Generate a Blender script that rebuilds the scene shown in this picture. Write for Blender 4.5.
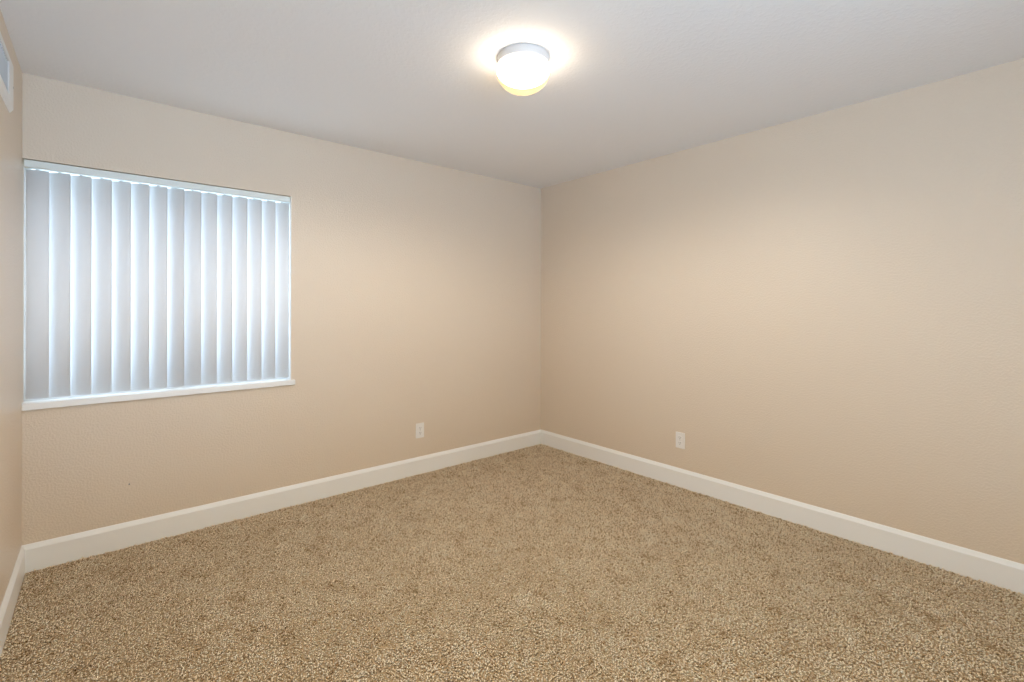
import bpy, bmesh, math, random
import numpy as np
from mathutils import Vector, Matrix

S = bpy.context.scene
for o in list(bpy.data.objects):
    bpy.data.objects.remove(o)
C = S.collection
H = 2.44          # ceiling height
L = 3.510         # room width along the window wall
BACK = -4.35      # behind the camera: a wall on the right, on the left an opening added for fill light

# ------------------------------------------------------------------ camera
F, PY, YAW, ROLL = 481.87, 307.83, 0.7038, 0.00189
cam_d = bpy.data.cameras.new('camera')
cam = bpy.data.objects.new('camera', cam_d)
C.objects.link(cam)
fwd = Vector((math.sin(YAW), math.cos(YAW), 0))
rgt = Vector((math.cos(YAW), -math.sin(YAW), 0))
up = Vector((0, 0, 1))
r2 = rgt * math.cos(ROLL) + up * math.sin(ROLL)
u2 = -rgt * math.sin(ROLL) + up * math.cos(ROLL)
m = Matrix((r2, u2, -fwd)).transposed().to_4x4()
m.translation = Vector((-3.2076, -3.3472, 1.2948))
cam.matrix_world = m
cam_d.sensor_width = 36.0
cam_d.lens = F / 1024 * 36.0
cam_d.shift_y = (PY - 341) / 1024
cam_d.clip_start = 0.02
S.camera = cam

# ------------------------------------------------------------------ world, lights, exposure
W = bpy.data.worlds.new('daylight')
S.world = W
W.use_nodes = True
nt = W.node_tree
bg = nt.nodes['Background']
# the sky is bright and cool on the window's side, its tones behind the room are set as fill
SKY_WINDOW = (3.2, 3.8, 4.6, 1)
SKY_BACK_FILL = (1.8, 1.65, 1.15, 1)
FILL_BELOW = (3.9, 5.4, 7.2, 1)  # added cool fill from below the horizon, lifts ceiling and upper walls
bg.inputs['Strength'].default_value = 1.0
wtc = nt.nodes.new('ShaderNodeTexCoord')
wsx = nt.nodes.new('ShaderNodeSeparateXYZ')
wmr = nt.nodes.new('ShaderNodeMapRange')
wmr.inputs['From Min'].default_value = -0.15; wmr.inputs['From Max'].default_value = 0.15
wmx = nt.nodes.new('ShaderNodeMix'); wmx.data_type = 'RGBA'
wgr = nt.nodes.new('ShaderNodeMapRange')
wgr.inputs['From Min'].default_value = -0.03; wgr.inputs['From Max'].default_value = 0.03
nt.links.new(wsx.outputs['Z'], wgr.inputs['Value'])
wgm = nt.nodes.new('ShaderNodeMix'); wgm.data_type = 'RGBA'
wgm.inputs[6].default_value = FILL_BELOW; wgm.inputs[7].default_value = SKY_BACK_FILL
nt.links.new(wgr.outputs['Result'], wgm.inputs[0])
nt.links.new(wgm.outputs[2], wmx.inputs[6])
wmx.inputs[7].default_value = SKY_WINDOW
nt.links.new(wtc.outputs['Generated'], wsx.inputs[0])
nt.links.new(wsx.outputs['Y'], wmr.inputs['Value'])
nt.links.new(wmr.outputs['Result'], wmx.inputs[0])
nt.links.new(wmx.outputs[2], bg.inputs['Color'])
S.cycles.max_bounces = 16
S.cycles.diffuse_bounces = 10
S.cycles.transmission_bounces = 10
S.view_settings.view_transform = 'Standard'
S.view_settings.look = 'None'
S.view_settings.exposure = 0.14
S.view_settings.gamma = 1.0
S.view_settings.use_curve_mapping = False
LAMP = Vector((-1.745, -1.70, H))
LAMP_COL = (1.0, 0.85, 0.68, 1)
LAMP_STRENGTH = 16.5
FILL_WATT = 51.0  # power of the added fill spot

# ------------------------------------------------------------------ materials
def mat(name, color=(0.8, 0.8, 0.8), rough=0.5, spec=0.5):
    mt = bpy.data.materials.new(name)
    mt.use_nodes = True
    b = mt.node_tree.nodes['Principled BSDF']
    b.inputs['Base Color'].default_value = (*color, 1)
    b.inputs['Roughness'].default_value = rough
    b.inputs['Specular IOR Level'].default_value = spec
    return mt, mt.node_tree, b

def bump(nt, b, scale, strength, dist, detail=2.0, ramp=None, vor=False):
    tc = nt.nodes.new('ShaderNodeTexCoord')
    if vor:
        n = nt.nodes.new('ShaderNodeTexVoronoi'); n.feature = 'SMOOTH_F1'
        n.inputs['Scale'].default_value = scale
        out = n.outputs['Distance']
    else:
        n = nt.nodes.new('ShaderNodeTexNoise')
        n.inputs['Scale'].default_value = scale
        n.inputs['Detail'].default_value = detail
        out = n.outputs['Fac']
    nt.links.new(tc.outputs['Object'], n.inputs['Vector'])
    if ramp:
        r = nt.nodes.new('ShaderNodeMapRange')
        r.interpolation_type = 'SMOOTHSTEP'
        r.inputs['From Min'].default_value = ramp[0]
        r.inputs['From Max'].default_value = ramp[1]
        nt.links.new(out, r.inputs['Value'])
        out = r.outputs['Result']
    bp = nt.nodes.new('ShaderNodeBump')
    bp.inputs['Strength'].default_value = strength
    bp.inputs['Distance'].default_value = dist
    nt.links.new(out, bp.inputs['Height'])
    nt.links.new(bp.outputs['Normal'], b.inputs['Normal'])

WALL_COL = (0.695, 0.590, 0.470)
M = {}
mt, n_, b_ = mat('beige_orange_peel_paint', WALL_COL, 0.36, 0.5)
bump(n_, b_, 105, 0.26, 0.003, 2, (0.40, 0.68))
M['wall'] = mt
mt, n_, b_ = mat('white_knockdown_ceiling_paint', (0.82, 0.82, 0.815), 0.75, 0.3)
bump(n_, b_, 60, 0.22, 0.003, 3, (0.45, 0.65))
M['ceiling'] = mt
M['trim'] = mat('white_semi_gloss_trim_paint', (0.85, 0.855, 0.845), 0.32, 0.5)[0]
M['backing'] = mat('brown_carpet_backing', (0.50, 0.36, 0.21), 0.95, 0.1)[0]
M['plastic'] = mat('white_outlet_plastic', (0.82, 0.80, 0.77), 0.35, 0.5)[0]
M['dark'] = mat('dark_slot', (0.03, 0.028, 0.025), 0.6, 0.2)[0]
M['metal_white'] = mat('white_enamelled_metal', (0.82, 0.82, 0.80), 0.35, 0.5)[0]
M['louver'] = mat('white_louver_with_shade', (0.50, 0.53, 0.55), 0.4, 0.5)[0]  # white louvers, their shade is put into this grey
M['lamp_base'] = mat('light_grey_enamelled_lamp_base', (0.55, 0.545, 0.54), 0.4, 0.4)[0]
M['duct'] = mat('dark_grey_duct_metal', (0.13, 0.14, 0.15), 0.5, 0.5)[0]
M['rail'] = mat('pale_headrail_aluminium', (0.74, 0.80, 0.79), 0.35, 0.5)[0]
M['frame'] = mat('white_vinyl_window_frame', (0.80, 0.81, 0.82), 0.35, 0.5)[0]
M['clip'] = mat('pale_plastic_hanger', (0.55, 0.60, 0.60), 0.4, 0.5)[0]
M['screw'] = mat('zinc_screw', (0.55, 0.54, 0.52), 0.35, 0.5)[0]

# vane: opaque-ish PVC that lets some daylight through
mt, n_, b_ = mat('translucent_white_vinyl_vane', (0.81, 0.81, 0.825), 0.45, 0.4)
tr = n_.nodes.new('ShaderNodeBsdfTranslucent')
tr.inputs['Color'].default_value = (0.90, 0.89, 0.88, 1)
mx = n_.nodes.new('ShaderNodeMixShader')
mx.inputs['Fac'].default_value = 0.25
n_.links.new(b_.outputs[0], mx.inputs[1]); n_.links.new(tr.outputs[0], mx.inputs[2])
n_.links.new(mx.outputs[0], n_.nodes['Material Output'].inputs['Surface'])
M['vane'] = mt

# clear window glass (thin)
mt, n_, b_ = mat('clear_window_glass', (1, 1, 1), 0.0, 0.5)
tp = n_.nodes.new('ShaderNodeBsdfTransparent'); tp.inputs['Color'].default_value = (0.93, 0.96, 0.95, 1)
gl = n_.nodes.new('ShaderNodeBsdfGlossy'); gl.inputs['Roughness'].default_value = 0.02
mx = n_.nodes.new('ShaderNodeMixShader'); mx.inputs['Fac'].default_value = 0.06
n_.links.new(tp.outputs[0], mx.inputs[1]); n_.links.new(gl.outputs[0], mx.inputs[2])
n_.links.new(mx.outputs[0], n_.nodes['Material Output'].inputs['Surface'])
M['glass'] = mt

# lit opal glass of the ceiling lamp
mt, n_, b_ = mat('lit_opal_glass', (0.9, 0.88, 0.84), 0.3, 0.5)
b_.inputs['Emission Color'].default_value = LAMP_COL
b_.inputs['Emission Strength'].default_value = LAMP_STRENGTH
M['opal'] = mt
# thin amber bowl, added to give the tan crescent of light below the lamp
mt, n_, b_ = mat('added_amber_crescent_glass', (0.95, 0.78, 0.50), 0.2, 0.5)
tp = n_.nodes.new('ShaderNodeBsdfTransparent'); tp.inputs['Color'].default_value = (1.0, 0.91, 0.74, 1)
tl = n_.nodes.new('ShaderNodeBsdfTranslucent'); tl.inputs['Color'].default_value = (0.95, 0.78, 0.5, 1)
mx = n_.nodes.new('ShaderNodeMixShader'); mx.inputs['Fac'].default_value = 0.07
n_.links.new(tp.outputs[0], mx.inputs[1]); n_.links.new(tl.outputs[0], mx.inputs[2])
n_.links.new(mx.outputs[0], n_.nodes['Material Output'].inputs['Surface'])
M['amber'] = mt

# carpet yarn: the colour of each twisted tuft is its own (per-tuft dye variation)
mt, n_, b_ = mat('tan_frieze_yarn', (0.5, 0.36, 0.2), 0.9, 0.15)
at = n_.nodes.new('ShaderNodeAttribute'); at.attribute_name = 'dye'
cr = n_.nodes.new('ShaderNodeValToRGB')
e = cr.color_ramp.elements
e[0].position = 0.0; e[0].color = (0.50, 0.335, 0.175, 1)
e[1].position = 1.0; e[1].color = (0.96, 0.86, 0.69, 1)
k = e.new(0.28); k.color = (0.91, 0.74, 0.53, 1)
k = e.new(0.75); k.color = (0.95, 0.82, 0.62, 1)
n_.links.new(at.outputs['Fac'], cr.inputs['Fac'])
n_.links.new(cr.outputs['Color'], b_.inputs['Base Color'])
M['yarn'] = mt

# ------------------------------------------------------------------ mesh helpers
def link(name, bm, material, parent=None, smooth=False):
    me = bpy.data.meshes.new(name)
    bmesh.ops.recalc_face_normals(bm, faces=bm.faces)
    bm.to_mesh(me); bm.free()
    if smooth:
        for p in me.polygons: p.use_smooth = True
    if material: me.materials.append(material)
    o = bpy.data.objects.new(name, me)
    C.objects.link(o)
    if parent: o.parent = parent
    return o

def box(bm, x0, x1, y0, y1, z0, z1, bevel=0.0, seg=2):
    v = [bm.verts.new((x, y, z)) for x in (x0, x1) for y in (y0, y1) for z in (z0, z1)]
    fs = [(0, 1, 3, 2), (4, 6, 7, 5), (0, 4, 5, 1), (2, 3, 7, 6), (0, 2, 6, 4), (1, 5, 7, 3)]
    faces = [bm.faces.new([v[i] for i in f]) for f in fs]
    if bevel:
        ed = list({e for f in faces for e in f.edges})
        bmesh.ops.bevel(bm, geom=ed, offset=bevel, segments=seg, affect='EDGES', profile=0.5)

def prism(bm, prof, a, b):
    """prof: list of offset functions' values; a/b: lists of Vector rings of equal length."""
    va = [bm.verts.new(p) for p in a]; vb = [bm.verts.new(p) for p in b]
    n = len(a)
    for i in range(n):
        bm.faces.new((va[i], va[(i + 1) % n], vb[(i + 1) % n], vb[i]))
    bm.faces.new(va[::-1]); bm.faces.new(vb)

def lathe(bm, prof, cx, cy, seg=64):
    rings = []
    for r, z in prof:
        if r < 1e-5: rings.append([bm.verts.new((cx, cy, z))])
        else: rings.append([bm.verts.new((cx + r * math.cos(2 * math.pi * i / seg), cy + r * math.sin(2 * math.pi * i / seg), z)) for i in range(seg)])
    for A, B in zip(rings, rings[1:]):
        for i in range(seg):
            j = (i + 1) % seg
            if len(A) == 1 and len(B) == 1: continue
            if len(A) == 1: bm.faces.new((A[0], B[i], B[j]))
            elif len(B) == 1: bm.faces.new((A[i], A[j], B[0]))
            else: bm.faces.new((A[i], A[j], B[j], B[i]))

def structure(o):
    o['kind'] = 'structure'; return o

def empty(name, loc, label, cat, group=None):
    o = bpy.data.objects.new(name, None); C.objects.link(o)
    o.location = loc; o.empty_display_size = 0.05
    o['label'] = label; o['category'] = cat
    if group: o['group'] = group
    return o

# ------------------------------------------------------------------ room shell
WX0, WX1 = -L, -2.266         # window opening
WZ0, WZ1 = 0.815, 2.024
T = 0.16
TW = 0.11                      # window wall
bm = bmesh.new(); box(bm, -L - T, T, BACK, TW, -0.12, -0.007)
structure(link('floor', bm, M['backing']))
bm = bmesh.new(); box(bm, -L - T, T, BACK, TW, H, H + 0.12)
structure(link('ceiling', bm, M['ceiling']))
bm = bmesh.new()
box(bm, -L, 0, 0, TW, -0.014, WZ0)
box(bm, -L, 0, 0, TW, WZ1, H)
box(bm, WX1, 0, 0, TW, WZ0, WZ1)
structure(link('wall_front', bm, M['wall']))
bm = bmesh.new(); box(bm, 0, T, BACK, TW, -0.014, H)
structure(link('wall_right', bm, M['wall']))
bm = bmesh.new(); box(bm, -L - T, -L, BACK, TW, -0.014, H)
structure(link('wall_left', bm, M['wall']))
bm = bmesh.new(); box(bm, -1.7, T, BACK - T, BACK, -0.014, H)  # unseen, cut short on the left to shape the fill light
structure(link('unseen_wall_back', bm, M['wall']))

# baseboards: flat board with a wide eased top
HB = 0.128
prof = [(0, -0.014), (0.0145, -0.014), (0.0145, HB - 0.024), (0.0138, HB - 0.0215), (0.0045, HB - 0.003), (0.002, HB), (0, HB)]
def board(name, fa, fb):
    bm = bmesh.new()
    prism(bm, None, [fa(t, z) for t, z in prof], [fb(t, z) for t, z in prof])
    return structure(link(name, bm, M['trim']))
board('baseboard_front', lambda t, z: Vector((-L + t, -t, z)), lambda t, z: Vector((-t, -t, z)))
board('baseboard_right', lambda t, z: Vector((-t, -t, z)), lambda t, z: Vector((-t, BACK, z)))
board('baseboard_left', lambda t, z: Vector((-L + t, -t, z)), lambda t, z: Vector((-L + t, BACK, z)))

# ------------------------------------------------------------------ window in its recess
GY = 0.072
bm = bmesh.new()
fw = 0.026
box(bm, WX0, WX1, GY, GY + 0.035, WZ0, WZ0 + fw, 0.003)
box(bm, WX0, WX1, GY, GY + 0.035, WZ1 - fw, WZ1, 0.003)
box(bm, WX0, WX0 + fw, GY, GY + 0.035, WZ0 + fw, WZ1 - fw, 0.003)
box(bm, WX1 - fw, WX1, GY, GY + 0.035, WZ0 + fw, WZ1 - fw, 0.003)
mx_ = (WX0 + WX1) / 2
box(bm, mx_ - 0.022, mx_ + 0.022, GY + 0.002, GY + 0.033, WZ0 + fw, WZ1 - fw, 0.003)
win = structure(link('window_1', bm, M['frame']))
bm = bmesh.new()
box(bm, WX0 + fw, mx_ - 0.022, GY + 0.02, GY + 0.024, WZ0 + fw, WZ1 - fw)
box(bm, mx_ + 0.022, WX1 - fw, GY + 0.02, GY + 0.024, WZ0 + fw, WZ1 - fw)
link('window_glass', bm, M['glass'], win)
bm = bmesh.new()     # white painted reveal on the right
box(bm, WX1 - 0.004, WX1, 0.0, GY, WZ0, WZ1)
link('reveal_lining', bm, M['trim'], win)
bm = bmesh.new()     # sill board with rounded nosing and a small horn on the right
box(bm, WX0, WX1, -0.001, GY, WZ0 - 0.002, WZ0 + 0.006)
box(bm, WX0, WX1 + 0.022, -0.019, 0.0, WZ0 - 0.027, WZ0 + 0.006, 0.004, 3)
link('window_sill', bm, M['trim'], win)

# ------------------------------------------------------------------ vertical blind
BY = 0.042
blind = empty('vertical_blind', (-2.885, BY, WZ0), 'white vertical blind of curved vinyl vanes hanging closed in the window', 'blind')
bo = blind.location
def lk(name, bm, material, parent, origin, smooth=False):
    """link a part modelled in world space under an object whose world origin is `origin`"""
    bmesh.ops.translate(bm, verts=bm.verts, vec=-Vector(origin))
    return link(name, bm, material, parent, smooth)
bm = bmesh.new()
box(bm, WX0 + 0.006, WX1 - 0.006, 0.004, 0.05, WZ1 - 0.040, WZ1 - 0.004, 0.003)
lk('headrail', bm, M['rail'], blind, bo)
SP = 0.0817
vx = [-3.4585 + SP * i for i in range(15)]
rnd = random.Random(4)
def vane_mesh(w, z0, z1, sag):
    bm = bmesh.new()
    n = 12; rows = []
    for s in (0, 1):
        rr = []
        for i in range(n + 1):
            u = i / n - 0.5
            d = sag * (1 - (2 * u) ** 2)
            rr.append((u * w, -d + (0.0009 if s else 0)))
        rows.append(rr)
    ring = rows[0] + rows[1][::-1]
    a = [bm.verts.new((x, y, z0)) for x, y in ring]
    b = [bm.verts.new((x, y, z1)) for x, y in ring]
    N = len(ring)
    for i in range(N):
        j = (i + 1) % N
        bm.faces.new((a[i], a[j], b[j], b[i]))
    for row in (a, b):
        for i in range(n):
            f = (row[i], row[i + 1], row[N - 2 - i], row[N - 1 - i])
            bm.faces.new(f)
    return bm
VZ0, VZ1 = WZ0 + 0.020, WZ1 - 0.0435
first = link('vane', vane_mesh(0.089, VZ0, VZ1, 0.0095), M['vane'], blind, True)
bm = bmesh.new()
box(bm, -0.006, 0.006, -0.0045, 0.0015, VZ1 - 0.012, VZ1 + 0.003, 0.001)
box(bm, -0.003, 0.003, -0.003, 0.003, VZ1 + 0.002, WZ1 - 0.039)
cl = link('hanger_clip', bm, M['clip'], first)
angs = [15, 22, 22, 21, 24, 25, 24, 27, 20, 25, 27, 26, 24, 28, 24]
for i, x in enumerate(vx):
    o = first if i == 0 else first.copy()
    if i:
        C.objects.link(o)
        c = cl.copy(); C.objects.link(c); c.parent = o
    o.parent = blind
    o.location = (x - bo.x, 0, -bo.z)
    # left edge turned towards the glass
    o.rotation_euler = (0, 0, -math.radians(angs[i]))

# ------------------------------------------------------------------ ceiling lamp
lamp = empty('ceiling_light', LAMP, 'round flush ceiling light with white metal base and glowing opal glass bowl', 'light')
lx, ly = LAMP.x, LAMP.y
bm = bmesh.new()
lathe(bm, [(0, H), (0.117, H), (0.119, H - 0.004), (0.119, H - 0.036), (0.115, H - 0.041), (0, H - 0.041)], lx, ly)
lk('lamp_base', bm, M['lamp_base'], lamp, LAMP, True)
bm = bmesh.new()
pr = []
zc = H - 0.062
for i in range(17):
    a = -math.pi * 0.28 + (math.pi * 0.28 + math.pi / 2) * i / 16
    pr.append((0.121 * math.cos(a) if i < 16 else 0, zc - (0.062 if a > 0 else 0.026) * math.sin(a)))
lathe(bm, [(0, pr[0][1])] + pr, lx, ly)
lk('glass_bowl', bm, M['opal'], lamp, LAMP, True)
bm = bmesh.new()
pr = []
for i in range(17):
    a = (math.pi / 2) * i / 16
    pr.append((0.1215 * math.cos(a) if i < 16 else 0, zc - 0.004 - 0.097 * math.sin(a)))
lathe(bm, pr, lx, ly)
lk('added_crescent_bowl', bm, M['amber'], lamp, LAMP, True)

down_fill = bpy.data.lights.new('down_fill', 'SPOT')  # added fill spot hung below the bowl, not a part of the lamp
down_fill.energy = FILL_WATT
down_fill.color = (1.0, 0.91, 0.80)
down_fill.spot_size = math.radians(180); down_fill.spot_blend = 0.5
down_fill.shadow_soft_size = 0.06
bo_ = bpy.data.objects.new('down_fill', down_fill); C.objects.link(bo_)
bo_.parent = lamp; bo_.location = (0, 0, -0.235)

# ------------------------------------------------------------------ wall outlets
def outlet(centre, axis, label):
    # modelled facing -y with centre at origin, then turned
    root = empty('wall_outlet', centre, label, 'outlet', 'duplex wall outlets')
    if axis == 'x': root.rotation_euler = (0, 0, -math.pi / 2)
    bm = bmesh.new(); box(bm, -0.036, 0.036, -0.006, 0, -0.058, 0.058, 0.0025, 3)
    pl = link('cover_plate', bm, M['plastic'], root)
    for s in (-1, 1):
        bm = bmesh.new()
        n = 28; z = s * 0.0195
        ring = []
        for i in range(n):
            a = 2 * math.pi * i / n
            x = 0.0172 * math.cos(a); y = 0.0172 * math.sin(a)
            ring.append((x, max(-0.0137, min(0.0137, y)) + z))
        prism(bm, None, [Vector((x, -0.0055, q)) for x, q in ring], [Vector((x, -0.0085, q)) for x, q in ring])
        rc = link('receptacle', bm, M['plastic'], root)
        bm = bmesh.new()
        box(bm, -0.0075, -0.0052, -0.0089, -0.0080, z - 0.001, z + 0.008)
        box(bm, 0.0052, 0.0075, -0.0089, -0.0080, z - 0.000, z + 0.007)
        rg = [(0.0027 * math.cos(2 * math.pi * i / 12), z - 0.0075 + 0.0027 * math.sin(2 * math.pi * i / 12)) for i in range(12)]
        prism(bm, None, [Vector((x, -0.0080, q)) for x, q in rg], [Vector((x, -0.0089, q)) for x, q in rg])
        link('slot', bm, M['dark'], rc)
    bm = bmesh.new()
    rg = [(0.003 * math.cos(2 * math.pi * i / 14), 0.003 * math.sin(2 * math.pi * i / 14)) for i in range(14)]
    prism(bm, None, [Vector((x, -0.005, q)) for x, q in rg], [Vector((x, -0.0072, q)) for x, q in rg])
    link('screw', bm, M['screw'], root)
    return root
outlet((-1.313, 0, 0.333), 'y', 'white duplex outlet low on the window wall, right of the blind')
outlet((0, -1.467, 0.333), 'x', 'white duplex outlet low on the bare right-hand wall')

# ------------------------------------------------------------------ air register high on the left wall
VY1, VY0, VZa, VZb = -0.43, -0.865, 2.112, 2.317
vent = empty('air_register', (-L, (VY0 + VY1) / 2, VZa), 'white metal air register high on the left wall near the ceiling', 'vent')
vo = vent.location
bd = 0.035; bdr = 0.13
bm = bmesh.new()
def fr(y0, y1, z0, z1, x): return [Vector((x, y0, z0)), Vector((x, y1, z0)), Vector((x, y1, z1)), Vector((x, y0, z1))]
rings = [fr(VY0, VY1, VZa, VZb, -L), fr(VY0, VY1, VZa, VZb, -L + 0.003),
         fr(VY0 + .012, VY1 - .012, VZa + .012, VZb - .012, -L + 0.014),
         fr(VY0 + bd, VY1 - bdr, VZa + bd, VZb - bd, -L + 0.014),
         fr(VY0 + bd, VY1 - bdr, VZa + bd, VZb - bd, -L)]
vs = [[bm.verts.new(p) for p in r] for r in rings]
for A, B in zip(vs, vs[1:]):
    for i in range(4):
        j = (i + 1) % 4
        bm.faces.new((A[i], A[j], B[j], B[i]))
lk('register_frame', bm, M['metal_white'], vent, vo)
bm = bmesh.new(); box(bm, -L + 0.0002, -L + 0.001, VY0 + bd, VY1 - bdr, VZa + bd, VZb - bd)
lk('duct_opening', bm, M['duct'], vent, vo)
yy = VY1 - bdr - 0.012
while yy > VY0 + bd + 0.005:
    bm = bmesh.new()
    a = math.radians(35)
    hw = 0.0065
    dx, dy = hw * math.cos(a), hw * math.sin(a)
    cx_, cy_ = -L + 0.0065, yy
    prof4 = [(cx_ - dx * .6, cy_ - dy), (cx_ - dx * .6, cy_ - dy + 0.0012), (cx_ + dx * .6, cy_ + dy + 0.0012), (cx_ + dx * .6, cy_ + dy)]
    prism(bm, None, [Vector((x, y, VZa + bd)) for x, y in prof4], [Vector((x, y, VZb - bd)) for x, y in prof4])
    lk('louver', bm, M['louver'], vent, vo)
    yy -= 0.026
for yv in (VY1 - 0.02, VY0 + 0.02):
    bm = bmesh.new()
    zc_ = (VZa + VZb) / 2
    rg = [(yv + 0.004 * math.cos(2 * math.pi * i / 12), zc_ + 0.004 * math.sin(2 * math.pi * i / 12)) for i in range(12)]
    prism(bm, None, [Vector((-L + 0.0135, q, z)) for q, z in rg], [Vector((-L + 0.0155, q, z)) for q, z in rg])
    lk('screw', bm, M['screw'], vent, vo)

# tiny nail stub left under the window
nail = bmesh.new()
rg = [(-3.097 + 0.0035 * math.cos(2 * math.pi * i / 12), 0.331 + 0.0035 * math.sin(2 * math.pi * i / 12)) for i in range(12)]
prism(nail, None, [Vector((x, 0.0, z)) for x, z in rg], [Vector((x, -0.002, z)) for x, z in rg])
nl = link('nail', nail, M['duct'])
nl['label'] = 'tiny dark nail head on the wall below the window'; nl['category'] = 'nail'

# ------------------------------------------------------------------ carpet pile: short twisted tufts, nobody could count them
def carpet():
    rg = np.random.default_rng(7)
    pts = []
    x0, x1, y1 = -L + 0.017, -0.017, -0.017
    for ya, yb, sp in ((-1.7, y1, 0.0086), (BACK, -1.7, 0.0080)):
        xs = np.arange(x0, x1, sp); ys = np.arange(ya, yb, sp)
        gx, gy = np.meshgrid(xs, ys)
        p = np.stack([gx.ravel(), gy.ravel()], 1) + rg.uniform(-0.5, 0.5, (gx.size, 2)) * sp
        pts.append(p)
    p = np.concatenate(pts)
    p[:, 0] = np.clip(p[:, 0], x0, x1); p[:, 1] = np.minimum(p[:, 1], y1)
    n = len(p)
    # smooth field: trodden pile leans one way here, another way there
    def field(seed, s, k=14):
        r = np.random.default_rng(seed); f = np.zeros(n)
        for _ in range(k):
            th = r.uniform(0, 2 * np.pi); w = r.uniform(0.5, 1.6) * s
            f += np.sin(w * (p[:, 0] * np.cos(th) + p[:, 1] * np.sin(th)) + r.uniform(0, 6.28))
        return f / math.sqrt(k)
    a = rg.uniform(0, 2 * np.pi, n)
    lean = rg.uniform(0.15, 1.05, n)
    bx = 0.30 * field(1, 12) + 0.45 * field(3, 60); by = 0.30 * field(2, 12) + 0.45 * field(4, 60)
    h = rg.uniform(0.0055, 0.0110, n) * (1 + 0.16 * field(5, 80))
    dxy = np.stack([np.cos(a) * lean + bx * 0.5, np.sin(a) * lean + by * 0.5], 1) * h[:, None]
    w0 = rg.uniform(0.0032, 0.0046, n); 
    verts = np.zeros((n, 7, 3), np.float32)
    base = np.concatenate([p, np.full((n, 1), -0.0085)], 1)
    for k_, (t, wf, tw) in enumerate(((0.0, 0.75, 0.0), (0.80, 1.05, 1.1))):
        c = base.copy(); c[:, :2] += dxy * t ** 1.5; c[:, 2] += h * t
        for j in range(3):
            an = a + tw + j * 2 * np.pi / 3
            verts[:, k_ * 3 + j, 0] = c[:, 0] + np.cos(an) * w0 * wf
            verts[:, k_ * 3 + j, 1] = c[:, 1] + np.sin(an) * w0 * wf
            verts[:, k_ * 3 + j, 2] = c[:, 2]
    c = base.copy(); c[:, :2] += dxy; c[:, 2] += h
    verts[:, 6] = c
    # keep the pile inside the boards
    verts[..., 0] = np.clip(verts[..., 0], -L + 0.0145, -0.0145)
    verts[..., 1] = np.minimum(verts[..., 1], -0.0145)
    tri = []
    for j in range(3):
        q = (j + 1) % 3
        tri += [(j, q, 3 + q), (j, 3 + q, 3 + j), (3 + j, 3 + q, 6)]
    tri = np.array(tri, np.int32)
    idx = (tri[None] + (np.arange(n, dtype=np.int32) * 7)[:, None, None]).reshape(-1)
    me = bpy.data.meshes.new('carpet_pile')
    nf = n * 9
    me.vertices.add(n * 7); me.loops.add(nf * 3); me.polygons.add(nf)
    me.vertices.foreach_set('co', verts.reshape(-1))
    me.loops.foreach_set('vertex_index', idx)
    me.polygons.foreach_set('loop_start', np.arange(0, nf * 3, 3, dtype=np.int32))
    me.polygons.foreach_set('loop_total', np.full(nf, 3, np.int32))
    me.polygons.foreach_set('use_smooth', np.ones(nf, bool))
    me.update(calc_edges=True)
    dye = np.clip(rg.normal(0.52, 0.24, n) + 0.12 * field(6, 60) + 0.11 * field(8, 28), 0, 1)
    dye[rg.random(n) < 0.09] = 0.05
    at_ = me.attributes.new('dye', 'FLOAT', 'POINT')
    at_.data.foreach_set('value', np.repeat(dye, 7).astype(np.float32))
    me.materials.append(M['yarn'])
    o = bpy.data.objects.new('carpet_pile', me); C.objects.link(o)
    o['kind'] = 'stuff'
    o['label'] = 'tan shaggy twisted carpet pile covering the whole floor'
    o['category'] = 'carpet'
carpet()
